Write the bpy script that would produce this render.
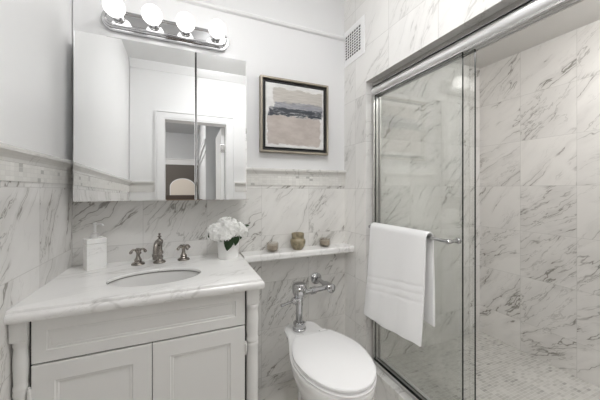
import bpy, bmesh, math, random
from mathutils import Vector, Matrix
PI = math.pi
for o in list(bpy.data.objects):
    bpy.data.objects.remove(o, do_unlink=True)
scene = bpy.context.scene
COL = scene.collection
rng = random.Random(7)

# ------------------------------------------------------------------ camera
cam_data = bpy.data.cameras.new('camera')
cam_data.sensor_width = 36.0
cam_data.lens = 274.0 / 600.0 * 36.0
cam_data.shift_y = -10.0 / 600.0
cam_data.clip_start = 0.02
cam = bpy.data.objects.new('camera', cam_data)
COL.objects.link(cam)
cam.location = (0, 0, 1.24)
cam.rotation_euler = (PI / 2, 0, -math.radians(22.8))
scene.camera = cam

# ------------------------------------------------------------------ world, exposure
world = bpy.data.worlds.new('world')
scene.world = world
world.use_nodes = True
world.node_tree.nodes['Background'].inputs[0].default_value = (1, 1, 1, 1)
world.node_tree.nodes['Background'].inputs[1].default_value = 0.3
vs = scene.view_settings
vs.view_transform = 'Standard'
vs.look = 'None'
vs.gamma = 1.0
vs.use_curve_mapping = False
vs.exposure = 1.48
try:
    scene.cycles.use_denoising = True
    scene.cycles.max_bounces = 16
    scene.cycles.diffuse_bounces = 8
    scene.cycles.glossy_bounces = 8
    scene.cycles.transparent_max_bounces = 16
    scene.cycles.caustics_reflective = False
    scene.cycles.caustics_refractive = False
    scene.cycles.sample_clamp_indirect = 6.0
except Exception:
    pass
BULB_STRENGTH = 1.25
ROOM_FILL_STRENGTH = 18.0      # added fill light over the room
SHOWER_FILL_STRENGTH = 17.0    # added fill light under the shower ceiling
HALL_FILL_STRENGTH = 30.0  # added fill light in the room beyond the doorway

# ------------------------------------------------------------------ dimensions
XL, XR, D = -0.532, 1.095, 1.75
YF = -0.04                 # room side of the front wall
CEIL = 2.66
FZ = -0.06                 # floor level
CT = 0.85                  # countertop height
SX, SY, SZ, SC = 2.31, 1.555, 0.045, 2.27   # shower: right wall, back wall, floor, ceiling
WT = 0.12
YJ = 1.49                  # far jamb of the shower opening
YN = 0.12                  # near jamb
HZ = 1.95                  # head of the shower opening

# ------------------------------------------------------------------ materials
def mat(name):
    m = bpy.data.materials.new(name)
    m.use_nodes = True
    return m, m.node_tree, m.node_tree.nodes['Principled BSDF']

def simple(name, col, rough=0.5, metal=0.0, **kw):
    m, nt, b = mat(name)
    b.inputs['Base Color'].default_value = (*col, 1)
    b.inputs['Roughness'].default_value = rough
    b.inputs['Metallic'].default_value = metal
    for k, v in kw.items():
        b.inputs[k].default_value = v
    return m

class G:
    """small helper that writes shader maths"""
    def __init__(s, nt): s.nt = nt
    def n(s, t, **kw):
        x = s.nt.nodes.new(t)
        for k, v in kw.items(): setattr(x, k, v)
        return x
    def put(s, sock, v):
        if isinstance(v, bpy.types.NodeSocket): s.nt.links.new(v, sock)
        elif v is not None: sock.default_value = v
    def m(s, op, a, b=None, c=None):
        x = s.n('ShaderNodeMath', operation=op)
        s.put(x.inputs[0], a); s.put(x.inputs[1], b); s.put(x.inputs[2], c)
        return x.outputs[0]
    def v(s, op, a, b=None):
        x = s.n('ShaderNodeVectorMath', operation=op)
        s.put(x.inputs[0], a); s.put(x.inputs[1], b)
        return x.outputs[0]
    def xyz(s, a, b, c):
        x = s.n('ShaderNodeCombineXYZ')
        for i, q in enumerate((a, b, c)): s.put(x.inputs[i], q)
        return x.outputs[0]
    def sep(s, a):
        x = s.n('ShaderNodeSeparateXYZ'); s.put(x.inputs[0], a); return x.outputs
    def noise(s, vec, scale, detail=3, rough=0.5, color=False):
        x = s.n('ShaderNodeTexNoise')
        s.put(x.inputs['Vector'], vec)
        x.inputs['Scale'].default_value = scale
        x.inputs['Detail'].default_value = detail
        x.inputs['Roughness'].default_value = rough
        return x.outputs['Color'] if color else x.outputs[0]
    def ramp(s, v, a, b, c=0.0, d=1.0, smooth=True):
        x = s.n('ShaderNodeMapRange', interpolation_type='SMOOTHSTEP' if smooth else 'LINEAR')
        s.put(x.inputs[0], v)
        for i, q in enumerate((a, b, c, d)): s.put(x.inputs[1 + i], q)
        return x.outputs[0]
    def mix(s, f, a, b):
        x = s.n('ShaderNodeMix', data_type='RGBA')
        s.put(x.inputs['Factor'], f)
        for sock, q in ((x.inputs[6], a), (x.inputs[7], b)):
            s.put(sock, (*q, 1) if isinstance(q, tuple) else q)
        return x.outputs[2]
    def bump(s, h, strength, dist, bsdf):
        x = s.n('ShaderNodeBump')
        x.inputs['Strength'].default_value = strength
        x.inputs['Distance'].default_value = dist
        s.put(x.inputs['Height'], h)
        s.nt.links.new(x.outputs[0], bsdf.inputs['Normal'])

def tile_grid(g, uv, tile, off, grout):
    p = g.sep(g.n('ShaderNodeNewGeometry').outputs['Position'])
    ax = {'x': p[0], 'y': p[1], 'z': p[2]}
    third = [c for c in 'xyz' if c not in uv][0]
    u, v, w = ax[uv[0]], ax[uv[1]], ax[third]
    if tile is None:
        return u, v, w, None, None
    tu = g.m('DIVIDE', g.m('SUBTRACT', u, off[0]), tile[0])
    tv = g.m('DIVIDE', g.m('SUBTRACT', v, off[1]), tile[1])
    wn = g.n('ShaderNodeTexWhiteNoise', noise_dimensions='2D')
    g.put(wn.inputs['Vector'], g.xyz(g.m('FLOOR', tu), g.m('FLOOR', tv), 0.0))
    fu = g.m('FRACT', tu); fv = g.m('FRACT', tv)
    du = g.m('MULTIPLY', g.m('MINIMUM', fu, g.m('SUBTRACT', 1.0, fu)), tile[0])
    dv = g.m('MULTIPLY', g.m('MINIMUM', fv, g.m('SUBTRACT', 1.0, fv)), tile[1])
    gr = g.ramp(g.m('MINIMUM', du, dv), grout * 0.6, grout * 1.3, 1.0, 0.0)
    return u, v, w, wn.outputs['Color'], gr

def marble(name, uv='xz', tile=(0.339, 0.31), off=(0.124, 0.01), ang=48, flip=1, amount=1.0,
           base=(0.80, 0.79, 0.775), vein=(0.33, 0.318, 0.295), rough=0.16, scale=1.0, grout=0.0014, seed=0.0,
           gcol=(0.55, 0.54, 0.52)):
    m, nt, b = mat(name)
    g = G(nt)
    u, v, w, rnd, gr = tile_grid(g, uv, tile, off, grout)
    p = g.xyz(g.m('MULTIPLY', u, float(flip)), v, w)
    p = g.v('ADD', p, (seed, seed * 1.7, seed * 0.3))
    if rnd is not None:
        sc = g.n('ShaderNodeVectorMath', operation='SCALE')
        g.put(sc.inputs[0], rnd); sc.inputs['Scale'].default_value = 23.0
        p = g.v('ADD', p, sc.outputs[0])
    r = g.n('ShaderNodeVectorRotate', rotation_type='Z_AXIS')
    g.put(r.inputs['Vector'], p)
    a = -math.radians(ang)
    if rnd is not None:
        g.put(r.inputs['Angle'], g.m('ADD', a, g.m('MULTIPLY', g.m('SUBTRACT', g.sep(rnd)[1], 0.5), 0.55)))
    else:
        r.inputs['Angle'].default_value = a
    q = r.outputs[0]
    warp = g.v('SUBTRACT', g.noise(q, 3.2 * scale, 4, 0.6, color=True), (0.5, 0.5, 0.5))
    ws = g.n('ShaderNodeVectorMath', operation='SCALE'); g.put(ws.inputs[0], warp); ws.inputs['Scale'].default_value = 0.13 / scale
    q2 = g.v('ADD', q, ws.outputs[0])
    qs = g.v('MULTIPLY', q2, (0.26, 1.7, 1.0))
    n1 = g.noise(qs, 3.6 * scale, 4, 0.55)
    n2 = g.noise(g.v('ADD', qs, (5.3, 1.1, 2.2)), 9.0 * scale, 5, 0.6)
    n3 = g.noise(g.v('ADD', q, (9.1, 4.1, 0.2)), 4.0 * scale, 2, 0.5)
    n4 = g.noise(g.v('MULTIPLY', q2, (0.6, 1.3, 1.0)), 2.4 * scale, 4, 0.6)
    v1 = g.m('SUBTRACT', 1.0, g.ramp(g.m('ABSOLUTE', g.m('SUBTRACT', n1, 0.5)), 0.0, 0.0105))
    h1 = g.m('SUBTRACT', 1.0, g.ramp(g.m('ABSOLUTE', g.m('SUBTRACT', n1, 0.5)), 0.0, 0.10))
    m1 = g.ramp(n3, 0.36, 0.60)
    v2 = g.m('SUBTRACT', 1.0, g.ramp(g.m('ABSOLUTE', g.m('SUBTRACT', n2, 0.5)), 0.0, 0.017))
    m2 = g.ramp(n4, 0.43, 0.66)
    t = g.m('MULTIPLY', g.m('MULTIPLY', v1, m1), 0.85)
    t = g.m('ADD', t, g.m('MULTIPLY', g.m('MULTIPLY', v2, m2), 0.62))
    t = g.m('ADD', t, g.m('MULTIPLY', g.m('MULTIPLY', h1, m1), 0.17))
    t = g.m('ADD', t, g.m('MULTIPLY', m2, 0.13))
    t = g.m('MULTIPLY', t, amount)
    t = g.m('MINIMUM', t, 1.0)
    c = g.mix(t, base, vein)
    if rnd is not None:
        hs = g.n('ShaderNodeHueSaturation')
        g.put(hs.inputs['Color'], c)
        g.put(hs.inputs['Value'], g.m('ADD', 0.97, g.m('MULTIPLY', g.sep(rnd)[0], 0.05)))
        c = g.mix(g.m('MULTIPLY', gr, 0.7), hs.outputs[0], gcol)
        g.bump(g.m('SUBTRACT', 1.0, gr), 0.25, 0.001, b)
    g.put(b.inputs['Base Color'], c)
    b.inputs['Roughness'].default_value = rough
    return m

def mosaic(name, uv, tile, off, lo, hi, grout=0.0012, gcol=(0.62, 0.61, 0.59), rough=0.3, dark=0.06):
    m, nt, b = mat(name)
    g = G(nt)
    u, v, w, rnd, gr = tile_grid(g, uv, tile, off, grout)
    cl = g.noise(g.xyz(u, v, w), 3.0, 3, 0.6)
    s = g.sep(rnd)
    f = g.m('ADD', g.m('MULTIPLY', s[0], 0.6), g.ramp(cl, 0.3, 0.7, 0.0, 0.4))
    c = g.mix(f, lo, hi)
    if dark:
        c = g.mix(g.m('MULTIPLY', g.m('GREATER_THAN', s[1], 1.0 - dark), 0.45), c, (0.16, 0.155, 0.145))
    c = g.mix(gr, c, gcol)
    g.put(b.inputs['Base Color'], c)
    b.inputs['Roughness'].default_value = rough
    g.bump(g.m('SUBTRACT', 1.0, gr), 0.3, 0.0015, b)
    return m

M = {}
M['marble_back'] = marble('marble_tile_back', 'xz', amount=1.05, ang=44, base=(0.79, 0.78, 0.76))
M['marble_left'] = marble('marble_tile_left', 'yz', off=(0.05, 0.01), ang=56, amount=1.25, seed=3.1, base=(0.79, 0.78, 0.765))
M['marble_right'] = marble('marble_tile_right', 'yz', off=(0.255, 0.01), ang=52, flip=-1, amount=0.36, seed=6.0, base=(0.83, 0.82, 0.80))
M['marble_shower_right'] = marble('marble_tile_shower', 'yz', tile=(0.32, 0.335), off=(0.929, -0.07), ang=40, flip=-1, amount=1.05, seed=11.0,
                                  base=(0.79, 0.775, 0.755), vein=(0.30, 0.285, 0.265))
M['marble_shower_back'] = marble('marble_tile_shower_back', 'xz', tile=(0.32, 0.335), off=(1.22, -0.07), ang=45, amount=1.0, seed=14.0)
M['marble_floor'] = marble('marble_tile_floor', 'xy', tile=(0.31, 0.31), off=(0.08, 0.2), ang=35, amount=1.0, seed=17.0,
                           base=(0.66, 0.645, 0.615))
M['marble_slab'] = marble('marble_slab', 'xy', tile=None, ang=18, amount=0.36, seed=21.3, base=(0.86, 0.855, 0.845), rough=0.12, scale=0.8)
M['marble_ledge'] = marble('marble_ledge', 'xy', tile=None, ang=70, amount=0.35, seed=25.0, base=(0.86, 0.855, 0.845), rough=0.12)
M['marble_curb'] = marble('marble_curb', 'yz', tile=(0.305, 0.5), off=(0.27, -0.2), ang=60, amount=0.7, seed=31.0, base=(0.83, 0.82, 0.80))
M['marble_rail'] = marble('marble_rail', 'xy', tile=None, ang=40, amount=0.4, seed=37.0, base=(0.76, 0.75, 0.725))
M['band'] = mosaic('mosaic_band_back', 'xz', (0.026, 0.0165), (0.0, 1.27), (0.66, 0.65, 0.62), (0.82, 0.81, 0.78), dark=0.02, grout=0.0008, gcol=(0.66,0.65,0.63))
M['band_side'] = mosaic('mosaic_band_side', 'yz', (0.026, 0.0165), (0.0, 1.27), (0.66, 0.65, 0.62), (0.82, 0.81, 0.78), dark=0.02, grout=0.0008, gcol=(0.66,0.65,0.63))
M['mosaic_floor'] = mosaic('mosaic_shower_floor', 'xy', (0.034, 0.017), (0.0, 0.0), (0.42, 0.41, 0.385), (0.68, 0.67, 0.64), dark=0.05, grout=0.0015, gcol=(0.66, 0.65, 0.63))
M['paint'] = simple('white_wall_paint', (0.85, 0.85, 0.85), 0.30)
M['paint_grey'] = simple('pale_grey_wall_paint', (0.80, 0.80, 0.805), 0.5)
M['paint_ceiling'] = simple('ceiling_paint', (0.74, 0.74, 0.735), 0.7)
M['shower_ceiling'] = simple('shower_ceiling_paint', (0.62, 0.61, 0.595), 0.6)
M['trim'] = simple('white_trim_paint', (0.85, 0.85, 0.85), 0.35)
M['cabinet'] = simple('vanity_paint', (0.77, 0.765, 0.75), 0.35)
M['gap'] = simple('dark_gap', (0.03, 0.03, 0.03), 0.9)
M['chrome'] = simple('chrome', (0.58, 0.58, 0.59), 0.06, 1.0)
M['rail'] = simple('polished_rail', (0.9, 0.9, 0.905), 0.34, 1.0)
M['nickel'] = simple('brushed_nickel', (0.66, 0.65, 0.64), 0.25, 1.0)
M['pewter'] = simple('pewter', (0.30, 0.275, 0.25), 0.26, 1.0)
M['porcelain'] = simple('porcelain', (0.86, 0.86, 0.86), 0.08, **{'Coat Weight': 0.5})
M['basin'] = simple('sink_porcelain', (0.72, 0.715, 0.705), 0.12)
M['seal_shadow_line'] = simple('dark_seal_shadow', (0.2, 0.19, 0.18), 0.8)
M['plastic'] = simple('white_seat_plastic', (0.84, 0.84, 0.845), 0.16)
M['mirror'] = simple('mirror_glass', (0.93, 0.935, 0.935), 0.0, 1.0)
M['cab_side'] = simple('cabinet_side_metal', (0.7, 0.7, 0.7), 0.35)
M['brown'] = simple('dark_brown_wall', (0.125, 0.108, 0.092), 0.5)
M['wood'] = simple('dark_wood', (0.06, 0.04, 0.03), 0.5)
M['cream'] = simple('cream_fabric', (0.75, 0.68, 0.60), 0.8)
M['hall'] = simple('hall_wall_paint', (0.60, 0.61, 0.62), 0.6)
M['hall_floor'] = simple('hall_floor_wood', (0.22, 0.15, 0.10), 0.4)

def emit(name, col, s):
    m = bpy.data.materials.new(name); m.use_nodes = True
    nt = m.node_tree; nt.nodes.clear()
    e = nt.nodes.new('ShaderNodeEmission'); e.inputs[0].default_value = (*col, 1); e.inputs[1].default_value = s
    o = nt.nodes.new('ShaderNodeOutputMaterial'); nt.links.new(e.outputs[0], o.inputs[0])
    return m
M['bulb'] = emit('lit_bulb', (1.0, 0.985, 0.96), BULB_STRENGTH)
M['room_fill'] = emit('room_fill_glow', (1.0, 1.0, 1.0), ROOM_FILL_STRENGTH)
M['shower_fill'] = emit('shower_fill_glow', (1.0, 0.985, 0.965), SHOWER_FILL_STRENGTH)
M['hall_fill'] = emit('hall_fill_glow', (1.0, 0.97, 0.93), HALL_FILL_STRENGTH)

def thin_glass(name, tint, ior=1.5, rough=0.0, gain=1.0):
    m = bpy.data.materials.new(name); m.use_nodes = True
    nt = m.node_tree; nt.nodes.clear(); g = G(nt)
    tr = g.n('ShaderNodeBsdfTransparent'); tr.inputs[0].default_value = (*tint, 1)
    gl = g.n('ShaderNodeBsdfGlossy'); gl.inputs['Roughness'].default_value = rough
    # the same reflectance from either side of the sheet
    ge = g.n('ShaderNodeNewGeometry')
    dp = g.n('ShaderNodeVectorMath', operation='DOT_PRODUCT')
    nt.links.new(ge.outputs['Normal'], dp.inputs[0]); nt.links.new(ge.outputs['Incoming'], dp.inputs[1])
    gra = g.m('POWER', g.m('SUBTRACT', 1.0, g.m('MINIMUM', g.m('ABSOLUTE', dp.outputs['Value']), 1.0)), 5.0)
    f0 = ((ior - 1) / (ior + 1)) ** 2
    mx = g.n('ShaderNodeMixShader')
    nt.links.new(g.m('MINIMUM', g.m('MULTIPLY', g.m('ADD', f0, g.m('MULTIPLY', gra, 1 - f0)), gain), 1.0), mx.inputs[0])
    nt.links.new(tr.outputs[0], mx.inputs[1]); nt.links.new(gl.outputs[0], mx.inputs[2])
    o = g.n('ShaderNodeOutputMaterial'); nt.links.new(mx.outputs[0], o.inputs[0])
    return m
M['glass'] = thin_glass('shower_glass', (0.955, 0.962, 0.955), gain=2.0)
M['glass_edge'] = simple('dark_glass_edge', (0.004, 0.008, 0.006), 0.3, **{'Specular IOR Level': 0.2})
M['smoke_glass'] = thin_glass('smoky_glass', (0.93, 0.915, 0.89))

def towel_material():
    m, nt, b = mat('white_terry')
    g = G(nt)
    tc = g.n('ShaderNodeTexCoord').outputs['Object']
    b.inputs['Base Color'].default_value = (0.87, 0.87, 0.875, 1)
    b.inputs['Roughness'].default_value = 0.95
    b.inputs['Sheen Weight'].default_value = 0.3
    g.bump(g.noise(tc, 260, 2, 0.6), 0.35, 0.003, b)
    return m
M['towel'] = towel_material()
M['towel_band'] = simple('woven_towel_band', (0.80, 0.80, 0.81), 0.7)

def stoneware():
    m, nt, b = mat('olive_glazed_stoneware')
    g = G(nt)
    p = g.n('ShaderNodeTexCoord').outputs['Object']
    n = g.noise(p, 30, 4, 0.6)
    g.put(b.inputs['Base Color'], g.mix(g.ramp(n, 0.35, 0.65), (0.20, 0.165, 0.10), (0.36, 0.31, 0.21)))
    b.inputs['Roughness'].default_value = 0.3
    return m
M['stoneware'] = stoneware()

def dispenser_marble():
    return marble('marble_dispenser', 'xz', tile=None, ang=10, amount=0.3, seed=41.0, base=(0.86, 0.86, 0.85), scale=3.0)
M['dispenser'] = dispenser_marble()

def painting_material():
    """loose horizontal bands of grey, charcoal and dusty pink on off-white"""
    m, nt, b = mat('abstract_canvas_paint')
    g = G(nt)
    p = g.sep(g.n('ShaderNodeTexCoord').outputs['Generated'])
    x, z = p[0], p[2]
    base = g.xyz(x, z, 0.0)
    edge = g.m('SUBTRACT', g.noise(g.v('MULTIPLY', base, (3, 8, 1)), 2.0, 5, 0.65), 0.5)
    zz = g.m('ADD', z, g.m('MULTIPLY', edge, 0.16))
    def band(lo, hi, s=0.012):
        return g.m('MULTIPLY', g.ramp(zz, lo - s, lo + s), g.m('SUBTRACT', 1.0, g.ramp(zz, hi - s, hi + s)))
    ex = g.m('ADD', x, g.m('MULTIPLY', g.m('SUBTRACT', g.noise(g.v('ADD', base, (7, 3, 0)), 9.0, 4, 0.6), 0.5), 0.12))
    def xin(lo, hi, s=0.012):
        return g.m('MULTIPLY', g.ramp(ex, lo - s, lo + s), g.m('SUBTRACT', 1.0, g.ramp(ex, hi - s, hi + s)))
    stroke = g.noise(g.v('MULTIPLY', base, (2.0, 30, 1)), 2.0, 4, 0.6)
    blot = g.noise(g.v('MULTIPLY', base, (1.0, 2.0, 1)), 4.0, 4, 0.6)
    c = g.mix(g.ramp(blot, 0.3, 0.7), (0.66, 0.65, 0.64), (0.78, 0.77, 0.76))
    # grey-beige wash at the top
    c = g.mix(g.m('MULTIPLY', g.m('MULTIPLY', band(0.68, 0.93), xin(0.12, 0.97)), 0.9), c,
              g.mix(g.ramp(stroke, 0.3, 0.7), (0.42, 0.39, 0.35), (0.56, 0.53, 0.49)))
    # dusty pink field below
    c = g.mix(g.m('MULTIPLY', g.m('MULTIPLY', band(0.05, 0.50), xin(0.03, 0.93)), 0.95), c,
              g.mix(g.ramp(blot, 0.35, 0.65), (0.44, 0.385, 0.35), (0.52, 0.465, 0.43)))
    # lavender grey strokes
    c = g.mix(g.m('MULTIPLY', g.m('MULTIPLY', band(0.55, 0.72), xin(0.14, 0.99)), g.ramp(stroke, 0.36, 0.50, 0.35, 1.0)), c,
              g.mix(g.ramp(stroke, 0.4, 0.6), (0.17, 0.175, 0.205), (0.38, 0.38, 0.41)))
    # charcoal streak
    c = g.mix(g.m('MULTIPLY', g.m('MULTIPLY', band(0.50, 0.625), xin(0.05, 0.97)), g.ramp(g.noise(g.v('MULTIPLY', base, (1.3, 8, 1)), 2.4, 5, 0.7), 0.34, 0.50)), c,
              (0.05, 0.057, 0.07))
    g.put(b.inputs['Base Color'], c)
    b.inputs['Roughness'].default_value = 0.6
    return m
M['canvas'] = painting_material()
M['bronze'] = simple('champagne_frame', (0.38, 0.34, 0.28), 0.35, 0.7)
M['black'] = simple('black_liner', (0.012, 0.012, 0.012), 0.5)
M['leaf'] = simple('green_leaf', (0.028, 0.065, 0.022), 0.45)
M['petal'] = simple('white_petal', (0.90, 0.90, 0.88), 0.6)
M['petal_green'] = simple('green_centre', (0.45, 0.50, 0.25), 0.6)
M['pot'] = simple('white_ceramic', (0.84, 0.84, 0.83), 0.3)
M['stem'] = simple('green_stem', (0.12, 0.20, 0.06), 0.5)
M['vent'] = simple('white_vent_enamel', (0.86, 0.86, 0.86), 0.35)

# ------------------------------------------------------------------ mesh helpers
def BM(): return bmesh.new()

def box(bm, x0, x1, y0, y1, z0, z1, bev=0.0, seg=2):
    t = bmesh.new()
    bmesh.ops.create_cube(t, size=1.0)
    for v in t.verts:
        v.co = Vector((x0 + (v.co.x + .5) * (x1 - x0), y0 + (v.co.y + .5) * (y1 - y0), z0 + (v.co.z + .5) * (z1 - z0)))
    if bev > 0:
        bmesh.ops.bevel(t, geom=t.edges[:], offset=bev, segments=seg, profile=0.6, affect='EDGES')
    merge(bm, t)
    return bm

def merge(bm, t):
    me = bpy.data.meshes.new('tmp'); t.to_mesh(me); t.free()
    bm.from_mesh(me); bpy.data.meshes.remove(me)

def rings(bm, loops, cap=True, closed=True):
    """skin a list of equal-length loops of points"""
    vv = [[bm.verts.new(p) for p in l] for l in loops]
    n = len(loops[0])
    for a, b in zip(vv, vv[1:]):
        for i in range(n if closed else n - 1):
            j = (i + 1) % n
            try: bm.faces.new((a[i], a[j], b[j], b[i]))
            except ValueError: pass
    if cap and closed:
        for l in (vv[0], vv[-1]):
            try: bm.faces.new(l)
            except ValueError: pass
    return bm

def lathe(bm, prof, origin=(0, 0, 0), axis=(0, 0, 1), n=28, cap=True):
    """prof: (radius, distance along axis)"""
    ax = Vector(axis).normalized()
    q = Vector((0, 0, 1)).rotation_difference(ax).to_matrix()
    o = Vector(origin)
    loops = []
    for r, h in prof:
        r = max(r, 1e-5)
        loops.append([o + q @ Vector((r * math.cos(2 * PI * i / n), r * math.sin(2 * PI * i / n), h)) for i in range(n)])
    return rings(bm, loops, cap)

def smooth_path(pts, k=6):
    P = [Vector(p) for p in pts]
    out = []
    for i in range(len(P) - 1):
        p0 = P[max(i - 1, 0)]; p1 = P[i]; p2 = P[i + 1]; p3 = P[min(i + 2, len(P) - 1)]
        for s in range(k):
            t = s / k
            out.append(0.5 * ((2 * p1) + (-p0 + p2) * t + (2 * p0 - 5 * p1 + 4 * p2 - p3) * t * t + (-p0 + 3 * p1 - 3 * p2 + p3) * t ** 3))
    out.append(P[-1])
    return out

def tube(bm, pts, r, n=14, sm=0):
    P = smooth_path(pts, sm) if sm else [Vector(p) for p in pts]
    rr = r if isinstance(r, (list, tuple)) else [r, r]
    loops = []
    nrm = None
    for i, p in enumerate(P):
        d = (P[min(i + 1, len(P) - 1)] - P[max(i - 1, 0)]).normalized()
        if nrm is None:
            nrm = d.orthogonal().normalized()
        nrm = (nrm - d * nrm.dot(d)).normalized()
        b = d.cross(nrm)
        f = i / (len(P) - 1) * (len(rr) - 1); k = min(int(f), len(rr) - 2)
        rad = rr[k] + (rr[k + 1] - rr[k]) * (f - k)
        loops.append([p + (nrm * math.cos(2 * PI * j / n) + b * math.sin(2 * PI * j / n)) * rad for j in range(n)])
    return rings(bm, loops)

def extrude_profile(bm, prof, a, b, cap=True):
    """prof: list of offset vectors, swept from a to b"""
    return rings(bm, [[Vector(a) + Vector(p) for p in prof], [Vector(b) + Vector(p) for p in prof]], cap)

def loc_of(p):
    v = Vector((0, 0, 0))
    while p is not None:
        v = v + p.location; p = p.parent
    return v

def obj(name, bm, material, parent=None, smooth=False, origin=None, mats=None):
    bmesh.ops.recalc_face_normals(bm, faces=bm.faces[:])
    o = Vector(origin) if origin is not None else Vector((0, 0, 0))
    off = loc_of(parent) + o if parent is not None else o
    for v in bm.verts: v.co -= off
    me = bpy.data.meshes.new(name)
    bm.to_mesh(me); bm.free()
    me.materials.append(material)
    for mm in (mats or []): me.materials.append(mm)
    if smooth:
        me.shade_smooth()
        try: me.set_sharp_from_angle(angle=math.radians(38))
        except Exception: pass
    ob = bpy.data.objects.new(name, me)
    COL.objects.link(ob)
    if parent is not None: ob.parent = parent
    ob.location = o
    return ob

def tag(o, label=None, cat=None, group=None, kind=None):
    if label: o['label'] = label
    if cat: o['category'] = cat
    if group: o['group'] = group
    if kind: o['kind'] = kind
    return o

def thing(name, loc, label, cat, group=None):
    o = bpy.data.objects.new(name, None)
    o.empty_display_size = 0.05
    COL.objects.link(o); o.location = loc
    return tag(o, label, cat, group)

def struct(name, bm, m, label, cat, smooth=False, mats=None):
    return tag(obj(name, bm, m, smooth=smooth, mats=mats), label, cat, kind='structure')

def copy_tree(o, parent=None):
    c = o.copy(); COL.objects.link(c)
    if parent is not None: c.parent = parent
    for ch in [x for x in bpy.data.objects if x.parent == o]:
        copy_tree(ch, c)
    return c

# ------------------------------------------------------------------ room shell
XO = SX + 0.15
struct('floor', box(BM(), XL - .12, XR + .01, YF - .12, D + .12, -0.16, FZ), M['marble_floor'], 'grey veined marble tile floor beside the toilet', 'floor')
RAIL0, RAIL1 = 1.333, 1.383
# walls: tile below the chair rail, paint above, as two material zones of each wall
def two_zone(name, lo, hi, ml, mh, label):
    bm = BM()
    box(bm, *lo)
    nf = len(bm.faces)
    box(bm, *hi)
    bm.faces.ensure_lookup_table()
    for f in bm.faces[nf:]: f.material_index = 1
    return struct(name, bm, ml, label, 'wall', mats=[mh])
two_zone('wall_left', (XL - .12, XL, YF - .12, D + .12, FZ, 1.36), (XL - .12, XL - .004, YF - .12, D + .12, 1.36, CEIL), M['marble_left'], M['paint'],
         'left wall, white paint above marble tile')
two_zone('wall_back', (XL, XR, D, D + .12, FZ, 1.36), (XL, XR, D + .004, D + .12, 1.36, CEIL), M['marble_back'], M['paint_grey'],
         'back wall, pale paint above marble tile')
struct('ceiling', box(BM(), XL - .12, XR + WT, YF - .12, D + .12, CEIL, CEIL + .1), M['paint_ceiling'], 'white bathroom ceiling', 'ceiling')
# picture moulding high on the back wall, with the wall above it stepped
bm = BM()
extrude_profile(bm, [(0, 0.004, 0), (0, -0.016, 0.004), (0, -0.022, 0.016), (0, -0.014, 0.026), (0, 0.004, 0.03)], (XL, D, 2.345), (XR, D, 2.345))
struct('trim_1', bm, M['trim'], 'thin white moulding high across the back wall', 'moulding')
# chair rail and mosaic band, back and left
def rail_profile(nx, ny):
    pr = [(-0.002, 0), (0.006, 0), (0.008, 0.012), (0.013, 0.02), (0.020, 0.028), (0.026, 0.034), (0.027, 0.044), (0.022, 0.05), (-0.002, 0.05)]
    return [(nx * a, ny * a, z) for a, z in pr]
struct('trim_2', extrude_profile(BM(), rail_profile(0, -1), (XL, D, RAIL0), (XR, D, RAIL0)), M['marble_rail'],
       'moulded marble chair rail along the back wall', 'chair rail')
struct('trim_3', extrude_profile(BM(), rail_profile(1, 0), (XL, YF, RAIL0), (XL, D, RAIL0)), M['marble_rail'],
       'moulded marble chair rail along the left wall', 'chair rail')
struct('trim_4', box(BM(), XL, XR, D - .004, D + .01, 1.27, RAIL0), M['band'], 'band of small marble mosaic under the back chair rail', 'tile band')
struct('trim_5', box(BM(), XL - .01, XL + .004, YF, D, 1.27, RAIL0), M['band_side'], 'band of small marble mosaic under the left chair rail', 'tile band')
# right wall with the shower opening
bm = BM()
box(bm, XR, XR + WT, YJ, D + .12, FZ, CEIL)
box(bm, XR, XR + WT, YN, YJ, HZ, CEIL)
box(bm, XR, XR + WT, YF - .12, YN, FZ, CEIL)
struct('wall_right', bm, M['marble_right'], 'marble tiled wall around the shower opening', 'wall')
bm = BM()
box(bm, XR - .008, XR + WT + .01, YN, YJ, FZ, 0.115, 0.006)
struct('trim_6', bm, M['marble_curb'], 'low white marble curb under the shower doors', 'shower curb')
# shower
struct('wall_shower_back', box(BM(), XR + WT, XO, SY, D + .12, FZ, SC), M['marble_shower_back'], 'marble tiled far wall inside the shower', 'wall')
struct('wall_shower_right', box(BM(), SX, XO, YF - .12, SY, FZ, SC), M['marble_shower_right'], 'large marble tiled right wall inside the shower', 'wall')
struct('wall_shower_front', box(BM(), XR + WT, SX, YF - .12, YF, FZ, SC), M['marble_shower_back'], 'marble tiled near wall inside the shower', 'wall')
struct('floor_shower', box(BM(), XR + WT, SX, YF, SY, -0.16, SZ), M['mosaic_floor'], 'small grey marble mosaic shower floor', 'floor')
struct('ceiling_shower', box(BM(), XR + WT, XO, YF - .12, D + .12, SC, SC + .1), M['shower_ceiling'], 'plain lowered ceiling over the shower', 'ceiling')
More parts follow.
